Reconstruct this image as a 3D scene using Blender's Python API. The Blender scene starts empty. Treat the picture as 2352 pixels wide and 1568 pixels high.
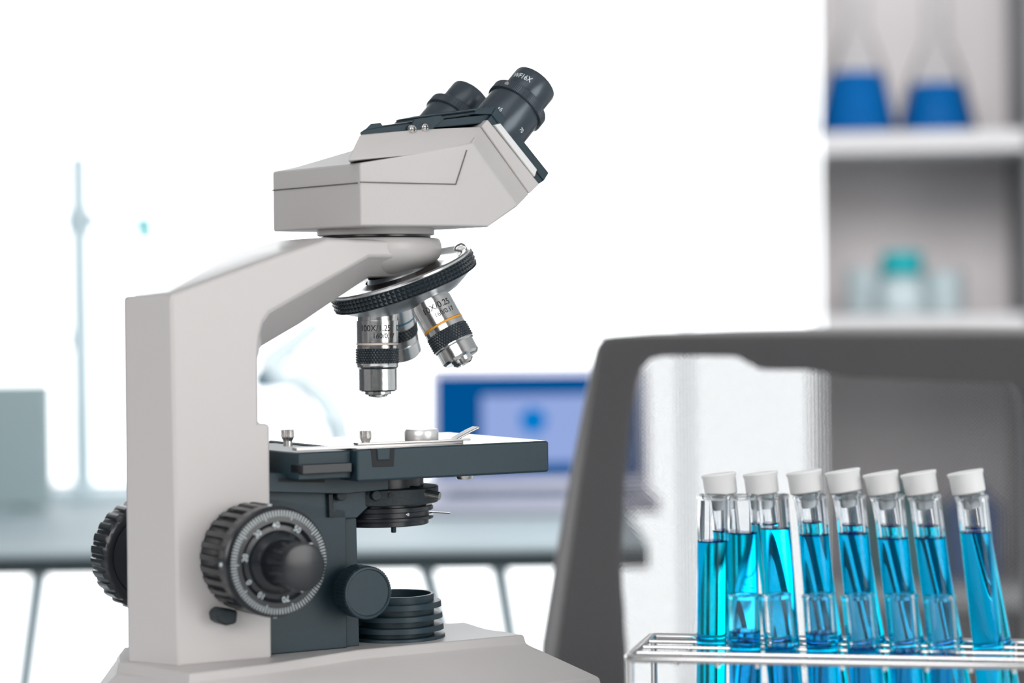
import bpy, bmesh, math, random
from math import sin, cos, tan, radians as rad, pi, sqrt, atan
from mathutils import Vector, Matrix, Euler
random.seed(4)
SC = bpy.context.scene
COL = SC.collection
MM = 0.001

# ------------------------------------------------------------------ camera
FPX, HORIZON, ROLL = 5500.0, 710.0, rad(0.7)
CAM_Z = 0.9915                       # the lens stands 241.5 mm above the bench top (0.75 m)
PITCH = atan((784 - HORIZON) / FPX)
CAM_ROT = Euler((pi / 2 - PITCH, 0, 0)).to_matrix() @ Matrix.Rotation(-ROLL, 3, 'Z')
cd = bpy.data.cameras.new('camera')
cam = bpy.data.objects.new('camera', cd)
COL.objects.link(cam)
cam.matrix_world = Matrix.Translation((0, 0, CAM_Z)) @ CAM_ROT.to_4x4()
cd.sensor_width = 36
cd.lens = 36 * FPX / 2352
cd.clip_start = 0.05
cd.dof.use_dof = True
cd.dof.focus_distance = 1.36
cd.dof.aperture_fstop = 4.0
SC.camera = cam
# ------------------------------------------------------------------ light and exposure
SC.view_settings.view_transform = 'Standard'
SC.view_settings.look = 'None'
SC.view_settings.gamma = 1
SC.view_settings.use_curve_mapping = False
SC.view_settings.exposure = 0.0
SC.cycles.max_bounces = 24
SC.cycles.transmission_bounces = 24
SC.cycles.transparent_max_bounces = 24
SC.cycles.caustics_reflective = False
SC.cycles.caustics_refractive = False
w = bpy.data.worlds.new('sky')
SC.world = w
w.use_nodes = True
bg = w.node_tree.nodes['Background']
bg.inputs[0].default_value = (0.955, 0.985, 1.0, 1)
bg.inputs[1].default_value = 3.0


def area(name, loc, target, sx, sy, power, color=(1, 1, 1)):
    l = bpy.data.lights.new(name, 'AREA')
    l.shape = 'RECTANGLE'
    l.size, l.size_y, l.energy, l.color = sx, sy, power, color
    o = bpy.data.objects.new(name, l)
    COL.objects.link(o)
    o.location = loc
    o.rotation_euler = (Vector(target) - Vector(loc)).to_track_quat('-Z', 'Y').to_euler()
    return o


area('window_light_right', (2.3, -0.9, 1.5), (0, 1.4, 0.95), 2.2, 1.6, 44, (1.0, 0.985, 0.965))
area('ceiling_light_near', (-0.3, 0.2, 2.6), (-0.3, 0.9, 0.9), 1.8, 0.9, 5, (1.0, 0.98, 0.96))
area('window_light_left', (-2.2, 0.6, 1.5), (0, 1.4, 0.95), 1.4, 1.6, 2, (0.95, 0.98, 1.0))  # added weak fill for left-facing sides; the left wall is solid

area('window_light_rear', (-0.7, -1.25, 1.7), (0.3, 2.6, 1.1), 2.4, 1.1, 36, (1.0, 0.985, 0.98))  # added fill from behind the lens; the wall there has no window
area('ceiling_light_far', (0.35, 1.95, 1.8), (0.85, 3.9, 1.0), 0.9, 0.5, 21, (1.0, 0.97, 0.965))  # added unseen lamp that brightens the shelf unit, not a ceiling fixture


# ------------------------------------------------------------------ materials
def mat(name, color, rough=0.5, metal=0.0, bump=0.0, bscale=800.0, var=0.0, coat=0.0, spec=0.5, aniso=0.0, **kw):
    m = bpy.data.materials.new(name)
    m.use_nodes = True
    nt = m.node_tree
    b = nt.nodes['Principled BSDF']
    b.inputs['Base Color'].default_value = (*color, 1)
    b.inputs['Roughness'].default_value = rough
    b.inputs['Metallic'].default_value = metal
    b.inputs['Specular IOR Level'].default_value = spec
    b.inputs['Coat Weight'].default_value = coat
    b.inputs['Anisotropic'].default_value = aniso
    tc = nt.nodes.new('ShaderNodeTexCoord')
    no = nt.nodes.new('ShaderNodeTexNoise')
    no.inputs['Scale'].default_value = bscale
    no.inputs['Detail'].default_value = 3
    nt.links.new(tc.outputs['Object'], no.inputs['Vector'])
    if bump > 0:
        bp = nt.nodes.new('ShaderNodeBump')
        bp.inputs['Strength'].default_value = bump
        bp.inputs['Distance'].default_value = 0.0003
        nt.links.new(no.outputs['Fac'], bp.inputs['Height'])
        nt.links.new(bp.outputs['Normal'], b.inputs['Normal'])
    if var > 0:
        r = nt.nodes.new('ShaderNodeMapRange')
        r.inputs['To Min'].default_value = max(0.02, rough - var)
        r.inputs['To Max'].default_value = min(1, rough + var)
        nt.links.new(no.outputs['Fac'], r.inputs['Value'])
        nt.links.new(r.outputs['Result'], b.inputs['Roughness'])
    for k, v in kw.items():
        b.inputs[k.replace('_', ' ')].default_value = v
    return m


def glass(name, color, ior, rough=0.0):
    m = bpy.data.materials.new(name)
    m.use_nodes = True
    nt = m.node_tree
    nt.nodes.remove(nt.nodes['Principled BSDF'])
    g = nt.nodes.new('ShaderNodeBsdfGlass')
    g.inputs['Color'].default_value = (*color, 1)
    g.inputs['IOR'].default_value = ior
    g.inputs['Roughness'].default_value = rough
    nt.links.new(g.outputs[0], nt.nodes['Material Output'].inputs['Surface'])
    return m


def thin_glass(name, tint, gloss=0.06):
    m = bpy.data.materials.new(name)
    m.use_nodes = True
    nt = m.node_tree
    nt.nodes.remove(nt.nodes['Principled BSDF'])
    t = nt.nodes.new('ShaderNodeBsdfTransparent')
    t.inputs[0].default_value = (*tint, 1)
    g = nt.nodes.new('ShaderNodeBsdfGlossy')
    g.inputs['Roughness'].default_value = 0.05
    lw = nt.nodes.new('ShaderNodeLayerWeight')
    lw.inputs['Blend'].default_value = 0.08
    x = nt.nodes.new('ShaderNodeMixShader')
    nt.links.new(lw.outputs['Fresnel'], x.inputs[0])
    nt.links.new(t.outputs[0], x.inputs[1])
    nt.links.new(g.outputs[0], x.inputs[2])
    nt.links.new(x.outputs[0], nt.nodes['Material Output'].inputs['Surface'])
    return m


def emit(name, color, s):
    m = bpy.data.materials.new(name)
    m.use_nodes = True
    nt = m.node_tree
    nt.nodes.remove(nt.nodes['Principled BSDF'])
    e = nt.nodes.new('ShaderNodeEmission')
    e.inputs[0].default_value = (*color, 1)
    e.inputs[1].default_value = s
    nt.links.new(e.outputs[0], nt.nodes['Material Output'].inputs['Surface'])
    return m


CREAM = mat('cream_enamel', (0.635, 0.61, 0.603), 0.42, bump=0.35, bscale=1500, spec=0.4)
CREAM_S = mat('cream_enamel_smooth', (0.635, 0.61, 0.603), 0.32, bump=0.12, bscale=900, spec=0.5)
WHITE_P = mat('white_plastic_insert', (0.86, 0.87, 0.87), 0.35, bump=0.1)
BLACK = mat('black_painted_metal', (0.015, 0.039, 0.054), 0.42, bump=0.25, bscale=1400, spec=0.5)
BLACK_T = mat('black_textured_casting', (0.012, 0.022, 0.028), 0.5, bump=1.0, bscale=900, spec=0.5)
BLACK_G = mat('black_gloss_plastic', (0.011, 0.014, 0.019), 0.25, bump=0.05, spec=0.6)
BLACK_A = mat('black_anodised_barrel', (0.055, 0.072, 0.090), 0.27, metal=0.45, bump=0.06, spec=0.7)
KNURL = mat('black_knurled_grip', (0.014, 0.024, 0.032), 0.38, bump=0.1, spec=0.6)
STEEL = mat('polished_chrome', (0.74, 0.735, 0.73), 0.17, 1.0, bump=0.05, bscale=500, var=0.05, aniso=0.5)
STEEL_M = mat('satin_nickel', (0.50, 0.54, 0.57), 0.36, 1.0, bump=0.15, bscale=900)
STEEL_D = mat('bright_screw_steel', (0.72, 0.70, 0.68), 0.25, 1.0, bump=0.1)
WIRE = mat('polished_steel_wire', (0.66, 0.65, 0.65), 0.16, 1.0, bump=0.05)
SEAM = mat('shadow_gap', (0.16, 0.145, 0.135), 0.9, bump=0.1)
INK = mat('black_engraving', (0.01, 0.012, 0.016), 0.6, bump=0.05)
INK_W = mat('white_engraving', (0.80, 0.90, 0.93), 0.6, bump=0.05)
ORANGE = mat('orange_ring_paint', (0.85, 0.36, 0.03), 0.4, bump=0.05)
TEAL = mat('blue_ring_paint', (0.01, 0.22, 0.33), 0.4, bump=0.05)
PEACH = mat('white_ring_paint', (0.75, 0.66, 0.58), 0.5, bump=0.05)
GLASS = glass('clear_glass', (0.99, 0.995, 1.0), 1.28)
LENS = glass('lens_glass', (0.85, 0.9, 0.95), 1.5)
LIQUID = glass('cyan_liquid', (0.0, 0.845, 0.97), 1.34 / 1.28)
SURFACE = glass('cyan_liquid_surface', (0.0, 0.25, 0.80), 1.34)  # darker blue paints in the dark refraction ring at the liquid line
PLUG = mat('translucent_rubber', (0.88, 0.92, 0.93), 0.45, bump=0.05, Transmission_Weight=0.65)
THIN = thin_glass('thin_flask_glass', (0.985, 0.99, 0.99))
FROST = mat('frosted_labware', (0.66, 0.80, 0.84), 0.3, bump=0.03, Transmission_Weight=0.25)
CAP = mat('white_rubber_stopper', (0.96, 0.97, 0.97), 0.5, bump=0.1)


# ------------------------------------------------------------------ picture rays -> places (all in mm, lens at 0,0,0)
def ray(px, py):
    d = CAM_ROT @ Vector(((px - 1176) / FPX, (784 - py) / FPX, -1))
    return d / d.y


def at(px, py, y):
    """point on the line of sight at depth y (mm)"""
    return ray(px, py) * y


class Frame:
    """upright frame: u forward, v towards the lens side, z up"""

    def __init__(s, deg, O):
        s.U = Vector((cos(rad(deg)), sin(rad(deg)), 0))
        s.V = Vector((sin(rad(deg)), -cos(rad(deg)), 0))
        s.O = Vector((O[0], O[1], 0))

    def p(s, u, v, z):
        return s.O + s.U * u + s.V * v + Vector((0, 0, z))

    def S(s, px, py, v):                       # on the upright plane at v
        d = ray(px, py)
        return d * ((v + s.O.dot(s.V)) / d.dot(s.V))

    def T(s, px, py, z):                       # on the level plane at z
        d = ray(px, py)
        return d * (z / d.z)

    def uvz(s, P):
        q = P - s.O
        return q.dot(s.U), q.dot(s.V), P.z

    def axis(s, org, d, up=(0, 0, 1)):
        """matrix with +Z along d (given as u,v,z) placed at org"""
        dd = (s.U * d[0] + s.V * d[1] + Vector((0, 0, d[2]))).normalized()
        return axm(org, dd, up)


def axm(org, dd, up=(0, 0, 1)):
    dd = Vector(dd).normalized()
    upv = Vector(up)
    if abs(dd.dot(upv)) > 0.99:
        upv = Vector((0, -1, 0))
    x = upv.cross(dd).normalized()
    y = dd.cross(x)
    m = Matrix((x, y, dd)).transposed().to_4x4()
    m.translation = Vector(org)
    return m


class MB:
    def __init__(s):
        s.v, s.f = [], []

    def add(s, vs, fs):
        n = len(s.v)
        s.v += [Vector(q) for q in vs]
        s.f += [tuple(i + n for i in f) for f in fs]
        return s

    def lathe(s, prof, M=Matrix(), n=64, rf=None, closed=False, hf=None):
        vs, fs = [], []
        m = len(prof)
        for i, (r, h) in enumerate(prof):
            for k in range(n):
                a = 2 * pi * k / n
                rr = r if rf is None else rf(i, a, r)
                hh = h if hf is None else hf(i, a, r, h)
                vs.append(M @ Vector((rr * cos(a), rr * sin(a), hh)))
        rng = range(m) if closed else range(m - 1)
        for i in rng:
            j = (i + 1) % m
            for k in range(n):
                k2 = (k + 1) % n
                fs.append((i * n + k, i * n + k2, j * n + k2, j * n + k))
        if not closed:
            if prof[0][0] > 1e-6:
                fs.append(tuple(reversed(range(n))))
            if prof[-1][0] > 1e-6:
                fs.append(tuple(range((m - 1) * n, m * n)))
        return s.add(vs, fs)

    def rings(s, rr, cap=True):
        n = len(rr[0])
        vs = [q for r in rr for q in r]
        fs = []
        for i in range(len(rr) - 1):
            for k in range(n):
                k2 = (k + 1) % n
                fs.append((i * n + k, i * n + k2, (i + 1) * n + k2, (i + 1) * n + k))
        if cap:
            fs.append(tuple(reversed(range(n))))
            fs.append(tuple(range((len(rr) - 1) * n, len(rr) * n)))
        return s.add(vs, fs)

    def box(s, c, size, M=Matrix()):
        x, y, z = [q / 2 for q in size]
        c = Vector(c)
        vs = [M @ (c + Vector((a * x, b * y, d * z))) for d in (-1, 1) for a, b in ((-1, -1), (1, -1), (1, 1), (-1, 1))]
        return s.add(vs, [(3, 2, 1, 0), (4, 5, 6, 7), (0, 1, 5, 4), (1, 2, 6, 5), (2, 3, 7, 6), (3, 0, 4, 7)])

    def tube(s, pts, r, n=12, rs=None):
        pts = [Vector(p) for p in pts]
        rr = []
        prev = None
        for i, p in enumerate(pts):
            t = (pts[min(i + 1, len(pts) - 1)] - pts[max(i - 1, 0)]).normalized()
            if prev is None:
                a = Vector((0, 0, 1)) if abs(t.z) < 0.9 else Vector((0, 1, 0))
                x = a.cross(t).normalized()
            else:
                x = (prev - t * prev.dot(t)).normalized()
            prev = x
            y = t.cross(x)
            R = rs[i] if rs else r
            rr.append([p + x * R * cos(2 * pi * k / n) + y * R * sin(2 * pi * k / n) for k in range(n)])
        return s.rings(rr)

    def knurl(s, R, h0, h1, M, na, nh, amp, stag=False):
        """rows of little pyramids round a cylinder"""
        vs, fs = [], []

        def P(r, a, h):
            vs.append(M @ Vector((r * cos(a), r * sin(a), h)))
            return len(vs) - 1
        for j in range(nh):
            for k in range(na):
                a0 = 2 * pi * (k + (0.5 if stag and j % 2 else 0)) / na
                a1 = a0 + 2 * pi / na
                z0 = h0 + (h1 - h0) * j / nh
                z1 = h0 + (h1 - h0) * (j + 1) / nh
                q = [P(R, a0, z0), P(R, a1, z0), P(R, a1, z1), P(R, a0, z1)]
                c = P(R + amp, (a0 + a1) / 2, (z0 + z1) / 2)
                for i in range(4):
                    fs.append((q[i], q[(i + 1) % 4], c))
        return s.add(vs, fs)


ORIGIN = {}


def empty(name, loc_mm, rot=None):
    o = bpy.data.objects.new(name, None)
    o.empty_display_size = 0.02
    COL.objects.link(o)
    L = Vector(loc_mm) * MM + Vector((0, 0, CAM_Z))
    M = Matrix.Translation(L)
    if rot is not None:
        M = M @ rot.to_4x4()
    o.matrix_world = M
    ORIGIN[o.name] = M
    return o


def obj(name, mb, m, parent=None, local=False, bevel=0.0, seg=2, ang=32, smooth=True, sub=0, clean=True, scale=MM):
    """one mesh object; mb in lens mm (or in the parent's own mm when local)"""
    me = bpy.data.meshes.new(name)
    if local:
        vs = [v * scale for v in mb.v]
        PM = None
    else:
        vs = [v * MM + Vector((0, 0, CAM_Z)) for v in mb.v]
        if parent is not None:
            inv = ORIGIN[parent.name].inverted()
            vs = [inv @ v for v in vs]
            PM = None
    c = None
    off = Vector()
    if parent is None and not local:
        off = Vector([(min(v[i] for v in vs) + max(v[i] for v in vs)) / 2 for i in (0, 1)] + [min(v.z for v in vs)])
        vs = [v - off for v in vs]
    me.from_pydata([tuple(v) for v in vs], [], mb.f)
    bm = bmesh.new()
    bm.from_mesh(me)
    if clean:
        bmesh.ops.remove_doubles(bm, verts=bm.verts, dist=1e-6)
        bmesh.ops.recalc_face_normals(bm, faces=bm.faces)
    bm.to_mesh(me)
    bm.free()
    if m is not None:
        me.materials.append(m)
    if smooth:
        me.shade_smooth()
        me.set_sharp_from_angle(angle=rad(ang))
    o = bpy.data.objects.new(name, me)
    COL.objects.link(o)
    if parent is not None:
        o.parent = parent
        ORIGIN[o.name] = ORIGIN[parent.name]
    else:
        o.location = off
        ORIGIN[o.name] = Matrix.Translation(off)
    if bevel > 0:
        b = o.modifiers.new('bevel', 'BEVEL')
        b.width = bevel * MM
        b.segments = seg
        b.limit_method = 'ANGLE'
        b.angle_limit = rad(28)
        b.harden_normals = True
    if sub:
        sm = o.modifiers.new('subsurf', 'SUBSURF')
        sm.levels = sm.render_levels = sub
    return o


def tag(o, label, cat, group=None):
    o['label'] = label
    o['category'] = cat
    if group:
        o['group'] = group
    return o


def struct(o):
    o['kind'] = 'structure'
    return o


def text2d(s, size):
    cu = bpy.data.curves.new('t', 'FONT')
    cu.body = s
    cu.size = size
    cu.offset = size * 0.006
    cu.align_x = 'CENTER'
    cu.align_y = 'CENTER'
    to = bpy.data.objects.new('t', cu)
    COL.objects.link(to)
    me = bpy.data.meshes.new_from_object(to)
    vs = [v.co.copy() for v in me.vertices]
    fs = [tuple(p.vertices) for p in me.polygons]
    bpy.data.objects.remove(to)
    bpy.data.curves.remove(cu)
    bpy.data.meshes.remove(me)
    return vs, fs


def wrap_text(mb, s, size, R, M, ang, h, flip=1, sx=1.0):
    """lettering laid round a cylinder of radius R about M's Z axis, centred on angle ang, at height h.
    flip=-1: the top of the letters points to -Z of M"""
    vs, fs = text2d(s, size)
    out = []
    for v in vs:
        a = ang + flip * v.x * sx / R
        out.append(M @ Vector(((R) * cos(a), (R) * sin(a), h + flip * v.y)))
    return mb.add(out, fs)


def ang_to_cam(M, off=0.0):
    """angle about M's Z at which the cylinder faces the lens"""
    c = M.inverted() @ Vector((0, 0, 0))
    return math.atan2(c.y, c.x) + off


# ================================================================== THE ROOM
def mmbox(name, x0, x1, y0, y1, z0, z1, m, parent=None, **k):
    b = MB().box(((x0 + x1) / 2, (y0 + y1) / 2, (z0 + z1) / 2), (abs(x1 - x0), abs(y1 - y0), abs(z1 - z0)))
    return obj(name, b, m, parent, **k)


GZ = -CAM_Z * 1000          # floor level in lens mm
CZ = 1750.0                 # ceiling
WALL = mat('white_wall_paint', (0.80, 0.82, 0.83), 0.6, bump=0.1, bscale=60)
WALLG = mat('grey_wall_paint', (0.09, 0.095, 0.10), 0.7, bump=0.1, bscale=60)
FRAME = mat('white_window_frame', (0.86, 0.93, 0.96), 0.45, bump=0.05)
FLOORM = mat('pale_glossy_floor_tiles', (0.82, 0.86, 0.88), 0.25, bump=0.05, bscale=3)
CEIL = mat('white_ceiling', (0.55, 0.55, 0.55), 0.8, bump=0.05, bscale=30)
WY = 5600.0
struct(mmbox('floor', -3000, 3000, -1500, WY + 100, GZ - 60, GZ, FLOORM))
struct(mmbox('ceiling', -3000, 3000, -1500, WY + 100, CZ, CZ + 60, CEIL))
struct(mmbox('wall_left', -3060, -3000, -1500, WY + 100, GZ, CZ, WALLG))
struct(mmbox('wall_right', 3000, 3060, -1500, WY + 100, GZ, CZ, WALL))
struct(mmbox('wall_front', -3000, 3000, -1560, -1500, GZ, CZ, WALLG))
b = MB()
b.box(((3000 + 1700) / 2, WY + 50, (GZ + CZ) / 2), (1300, 100, CZ - GZ))
b.box((-650, WY + 50, CZ - 60), (4700, 100, 120))
struct(obj('wall_back', b, WALL))
# window bays: frame bars where the faint upright bars are seen, one pane each
bays = [-3000, -1830, at(682, 700, WY).x, at(1575, 700, WY).x, 1700]
for i in range(4):
    x0, x1 = bays[i], bays[i + 1]
    wn = empty('window_%d' % (i + 1), ((x0 + x1) / 2, WY, GZ))
    struct(wn)
    b = MB()
    for (xa, xb, za, zb) in ((x0, x0 + 7, GZ, CZ - 120), (x1 - 7, x1, GZ, CZ - 120), (x0, x1, GZ, GZ + 60), (x0, x1, CZ - 180, CZ - 120)):
        b.box(((xa + xb) / 2, WY + 40, (za + zb) / 2), (xb - xa, 60, zb - za))
    obj('window_frame', b, FRAME, wn)
    obj('window_pane', MB().box(((x0 + x1) / 2, WY + 40, (GZ + CZ - 120) / 2), (x1 - x0 - 14, 6, CZ - 180 - GZ - 60)),
        thin_glass('window_glass_%d' % i, (1, 1, 1)), wn)

# ================================================================== SHELF CABINET
CABM = mat('warm_grey_laminate', (0.74, 0.71, 0.72), 0.55, bump=0.05, bscale=200)
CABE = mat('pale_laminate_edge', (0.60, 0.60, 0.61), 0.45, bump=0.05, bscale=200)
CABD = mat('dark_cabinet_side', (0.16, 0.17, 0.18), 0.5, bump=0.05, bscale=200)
CY = 3600.0
cx0 = at(1856, 400, CY).x
cx1 = at(2346, 400, CY).x + 20
cab = empty('shelf_cabinet', ((cx0 + cx1) / 2, CY + 180, GZ))
tag(cab, 'tall grey open shelf unit beside the bright window, right of the picture', 'shelf')
zs1 = at(2100, 303, CY).z
zs2 = at(2100, 722, CY).z
zs3 = at(2100, 1345, CY).z
mmbox('side_panel', cx0, cx0 + 11, CY, CY + 360, GZ, CZ - 200, CABE, cab, bevel=1)
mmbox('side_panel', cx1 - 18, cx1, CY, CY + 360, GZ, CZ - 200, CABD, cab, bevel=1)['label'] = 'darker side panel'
mmbox('back_panel', cx0 + 18, cx1 - 18, CY + 342, CY + 360, GZ, CZ - 200, CABM, cab)
for z in (zs1, zs2, zs3, GZ + 90, CZ - 220):
    mmbox('shelf_board', cx0 + 18, cx1 - 18, CY + 2, CY + 342, z - 30, z, CABE, cab, bevel=1)

cab.rotation_euler.z = -rad(7.2)
_c = Vector((cx0, CY, 0)) * MM
_p = Vector((cab.location.x, cab.location.y, 0)) - _c
_p.rotate(Euler((0, 0, -rad(7.2))))
cab.location.x, cab.location.y = _c.x + _p.x, _c.y + _p.y


def erlenmeyer(name, c, R, hb, fill, liqm, hn, stop=None):
    """conical flask standing at c; R base radius, hb shoulder height, hn neck top"""
    e = empty(name, c)
    rn = R * 0.27
    outer = [(0.01, 0), (R * 0.94, 0), (R, 5), (R * 0.97, 12), (R * .70, hb * .52), (R * .50, hb * .72), (rn, hb * .9), (rn, hn - 3), (rn + 3, hn)]
    inner = [(rn - 0.5, hn), (rn - 2, hn - 4), (rn - 2, hb * .9), (R * .48, hb * .71), (R * .68 - .6, hb * .51), (R * 0.97 - 1, 13), (R * 0.93, 4), (0.01, 3)]
    obj('glass_body', MB().lathe(outer + inner, n=48), THIN, e, local=True)
    rf = R * .60
    obj('liquid', MB().lathe([(0.01, 3.1), (R * 0.92, 4.1), (R * 0.97 - 1.2, 13), (R * .82, fill * .55), (R * .72, fill * .85), (rf, fill), (0.01, fill)], n=48), liqm, e, local=True)
    if stop:
        obj('stopper', MB().lathe([(0.01, hn - 14), (rn - 3, hn - 14), (rn - 2.2, hn), (rn + 3, hn + 1), (rn + 3, hn + 14), (0.01, hn + 14)], n=32), stop, e, local=True, bevel=1)
    return e


BLUE_L = mat('deep_blue_liquid', (0.0, 0.115, 0.38), 0.7, bump=0.02, spec=0.1)
P = at(1969, 296, CY + 90)
tag(erlenmeyer('conical_flask', (P.x, P.y, zs1 + 0.4), 62, 185, 98, BLUE_L, 260), 'larger conical flask of blue liquid on the upper shelf, beside the window', 'flask')
P = at(2152, 296, CY + 110)
tag(erlenmeyer('conical_flask', (P.x, P.y, zs1 + 0.4), 62, 165, 82, BLUE_L, 235), 'smaller conical flask of blue liquid on the upper shelf, right of the larger one', 'flask')
PALE = thin_glass('pale_cyan_liquid', (0.30, 0.80, 0.90))
CYANCAP = mat('turquoise_cap_plastic', (0.0, 0.40, 0.44), 0.4, bump=0.05)
P = at(2072, 700, CY + 90)
e = empty('reagent_bottle', (P.x, P.y, zs2 + 0.4))
tag(e, 'clear glass bottle with a turquoise screw cap on the middle shelf', 'bottle')
obj('glass_body', MB().lathe([(0.01, 0), (40, 0), (43, 4), (43, 44), (38, 52), (25, 58), (25, 66), (23, 66), (23, 57), (36, 50), (41, 43), (41, 4), (0.01, 3)], n=48), FROST, e, local=True)
obj('liquid', MB().lathe([(0.01, 2.9), (41.1, 3.5), (41.1, 26), (0.01, 26)], n=48), PALE, e, local=True)
obj('screw_cap', MB().lathe([(0.01, 60), (30, 60), (31, 62), (31, 92), (28, 96), (0.01, 96)], n=48, rf=lambda i, a, r: r * (1 + 0.02 * cos(24 * a)) if r > 20 else r), CYANCAP, e, local=True)


def beaker(c, R, h, fill):
    e = empty('glass_beaker', c)
    obj('glass_body', MB().lathe([(0.01, 0), (R - 3, 0), (R, 4), (R, h - 2), (R + 3, h), (R - 1.5, h), (R - 2, h - 4), (R - 2, 4), (0.01, 3)], n=48), FROST, e, local=True)
    obj('liquid', MB().lathe([(0.01, 2.9), (R - 1.9, 3.5), (R - 1.9, fill), (0.01, fill)], n=48), PALE, e, local=True)
    return e


P = at(1992, 700, CY + 150)
tag(beaker((P.x, P.y, zs2 + 0.4), 33, 72, 20), 'clear beaker on the middle shelf, between the capped bottle and the window', 'beaker')
P = at(2168, 700, CY + 120)
tag(beaker((P.x, P.y, zs2 + 0.4), 31, 66, 24), 'clear beaker on the middle shelf, right of the capped bottle', 'beaker')
DGREEN = mat('dark_green_plastic', (0.0, 0.22, 0.24), 0.3, bump=0.05)
DBLUE = mat('dark_blue_plastic', (0.0, 0.12, 0.42), 0.3, bump=0.05)


def jug(name, px, py0, R, h, m, lab):
    P = at(px, 1300, CY + 90)
    e = empty(name, (P.x, P.y, zs3 + 0.4))
    obj('bottle_body', MB().lathe([(0.01, 0), (R - 3, 0), (R, 4), (R, h * .72), (R * .8, h * .82), (R * .35, h * .88), (R * .35, h * .92)], n=40), m, e, local=True)
    obj('bottle_cap', MB().lathe([(0.01, h * .9), (R * .42, h * .9), (R * .42, h), (0.01, h)], n=32), m, e, local=True)
    tag(e, lab, 'bottle')


jug('plastic_bottle', 2075, 1345, 62, 150, DGREEN, 'dark green bottle on the low shelf, seen behind the test tubes through the chair mesh')
jug('plastic_bottle', 2235, 1345, 44, 150, DBLUE, 'dark blue bottle on the low shelf, seen behind the rightmost test tubes')

# ================================================================== FAR DESK AND WHAT STANDS ON IT
DZ = -241.5
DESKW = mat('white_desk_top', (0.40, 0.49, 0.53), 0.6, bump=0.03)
DESKE = mat('dark_desk_rail', (0.020, 0.035, 0.042), 0.5, bump=0.05)
LEGG = mat('grey_desk_leg', (0.20, 0.25, 0.27), 0.45, bump=0.05)
DY0, DY1 = 2440.0, 3450.0
dx1 = at(1490, 1250, DY0).x
dx0 = -1250.0
desk = empty('office_desk', ((dx0 + dx1) / 2, (DY0 + DY1) / 2, GZ))
tag(desk, 'long white desk with a dark front rail and splayed legs behind the microscope', 'desk')
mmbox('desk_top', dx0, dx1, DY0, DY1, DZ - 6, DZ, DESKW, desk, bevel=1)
mmbox('front_rail', dx0, dx1, DY0 + 1, DY0 + 22, DZ - 24, DZ - 6, DESKE, desk, bevel=0.5)
for (xa, ya, xb, yb) in ((968, 1262, 1215, 1540), (1140, 1262, 1290, 1470), (95, 1262, -120, 1470)):
    p = at(xa, ya, DY0 + 30)
    d = (at(xb, yb, DY0 + 30) - p)
    p.z = DZ - 8
    k = (GZ - p.z) / d.z
    q = p + d * min(k, 2.0 if k < 2 else k)
    q = p + Vector((d.x * 1.6, 260, 0))
    q.z = GZ
    obj('leg', MB().tube([p, q], 9, n=10), mat('pale_leg_paint', (.5, .6, .64), .5, bump=.03), desk)  # glare that pales the dark legs is put into this colour
# laptop
LAPG = mat('grey_laptop_shell', (0.42, 0.43, 0.52), 0.4, metal=0.3, bump=0.03)
LAPK = mat('dark_laptop_keys', (0.10, 0.13, 0.17), 0.5, bump=0.03)
lx0, lx1 = at(986, 1100, 3000).x, at(1492, 1100, 3000).x
lap = empty('laptop', ((lx0 + lx1) / 2, 2930, DZ))
tag(lap, 'open laptop showing a blue screen on the desk behind the stage', 'laptop')
kb = mmbox('keyboard_base', lx0, lx1, 2790, 3000, DZ + 2, DZ + 18, LAPG, lap, bevel=3)
b = MB()
for j in range(5):
    for i in range(14):
        b.box((lx0 + 24 + (lx1 - lx0 - 48) * (i + .5) / 14, 2880 + j * 19, DZ + 18.5), (15.5, 15.5, 2.2))
o = obj('keys', b, LAPK, kb)
z0, z1 = DZ + 18, at(1200, 842, 3020).z


def scr(x, t, off=0.0):
    """point on the leaning screen; t 0..1 up"""
    return Vector((x, 3000 + 40 * t - off, z0 + (z1 - z0) * t))


def slab(x0, x1, t0, t1, off, th):
    a = [scr(x0, t0, off), scr(x1, t0, off), scr(x1, t1, off), scr(x0, t1, off)]
    c = [p + Vector((0, th, 0)) for p in a]
    return MB().rings([a, c])


lid = obj('screen_lid', slab(lx0, lx1, 0, 1, 0, 8), LAPG, lap, bevel=2)
SCB = emit('screen_blue', (0.0, 0.085, 0.29), 1.0)
SCL = emit('screen_lavender', (0.30, 0.40, 0.74), 1.0)
SCC = emit('screen_bright_blue', (0.0, 0.20, 0.60), 1.0)
W = lx1 - lx0
obj('display', slab(lx0 + 9, lx1 - 9, 0.08, 0.93, 1, 1), SCB, lid)
obj('display_image', slab(lx0 + W * .24, lx1 - W * .10, 0.20, 0.76, 1.6, 0.6), SCL, lid)['label'] = 'lavender picture on the screen'
cc = scr(lx0 + W * .475, .55, 2.2)
MM_ = axm(cc, Vector((0, -1, 0.25)))
obj('display_image', MB().lathe([(0.01, 0), (17, 0), (17, 0.5), (0.01, 0.5)], MM_, n=24, rf=lambda i, a, r: r * (1 + .12 * cos(7 * a))), SCC, lid)['label'] = 'round bright blue shape on the screen'
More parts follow.
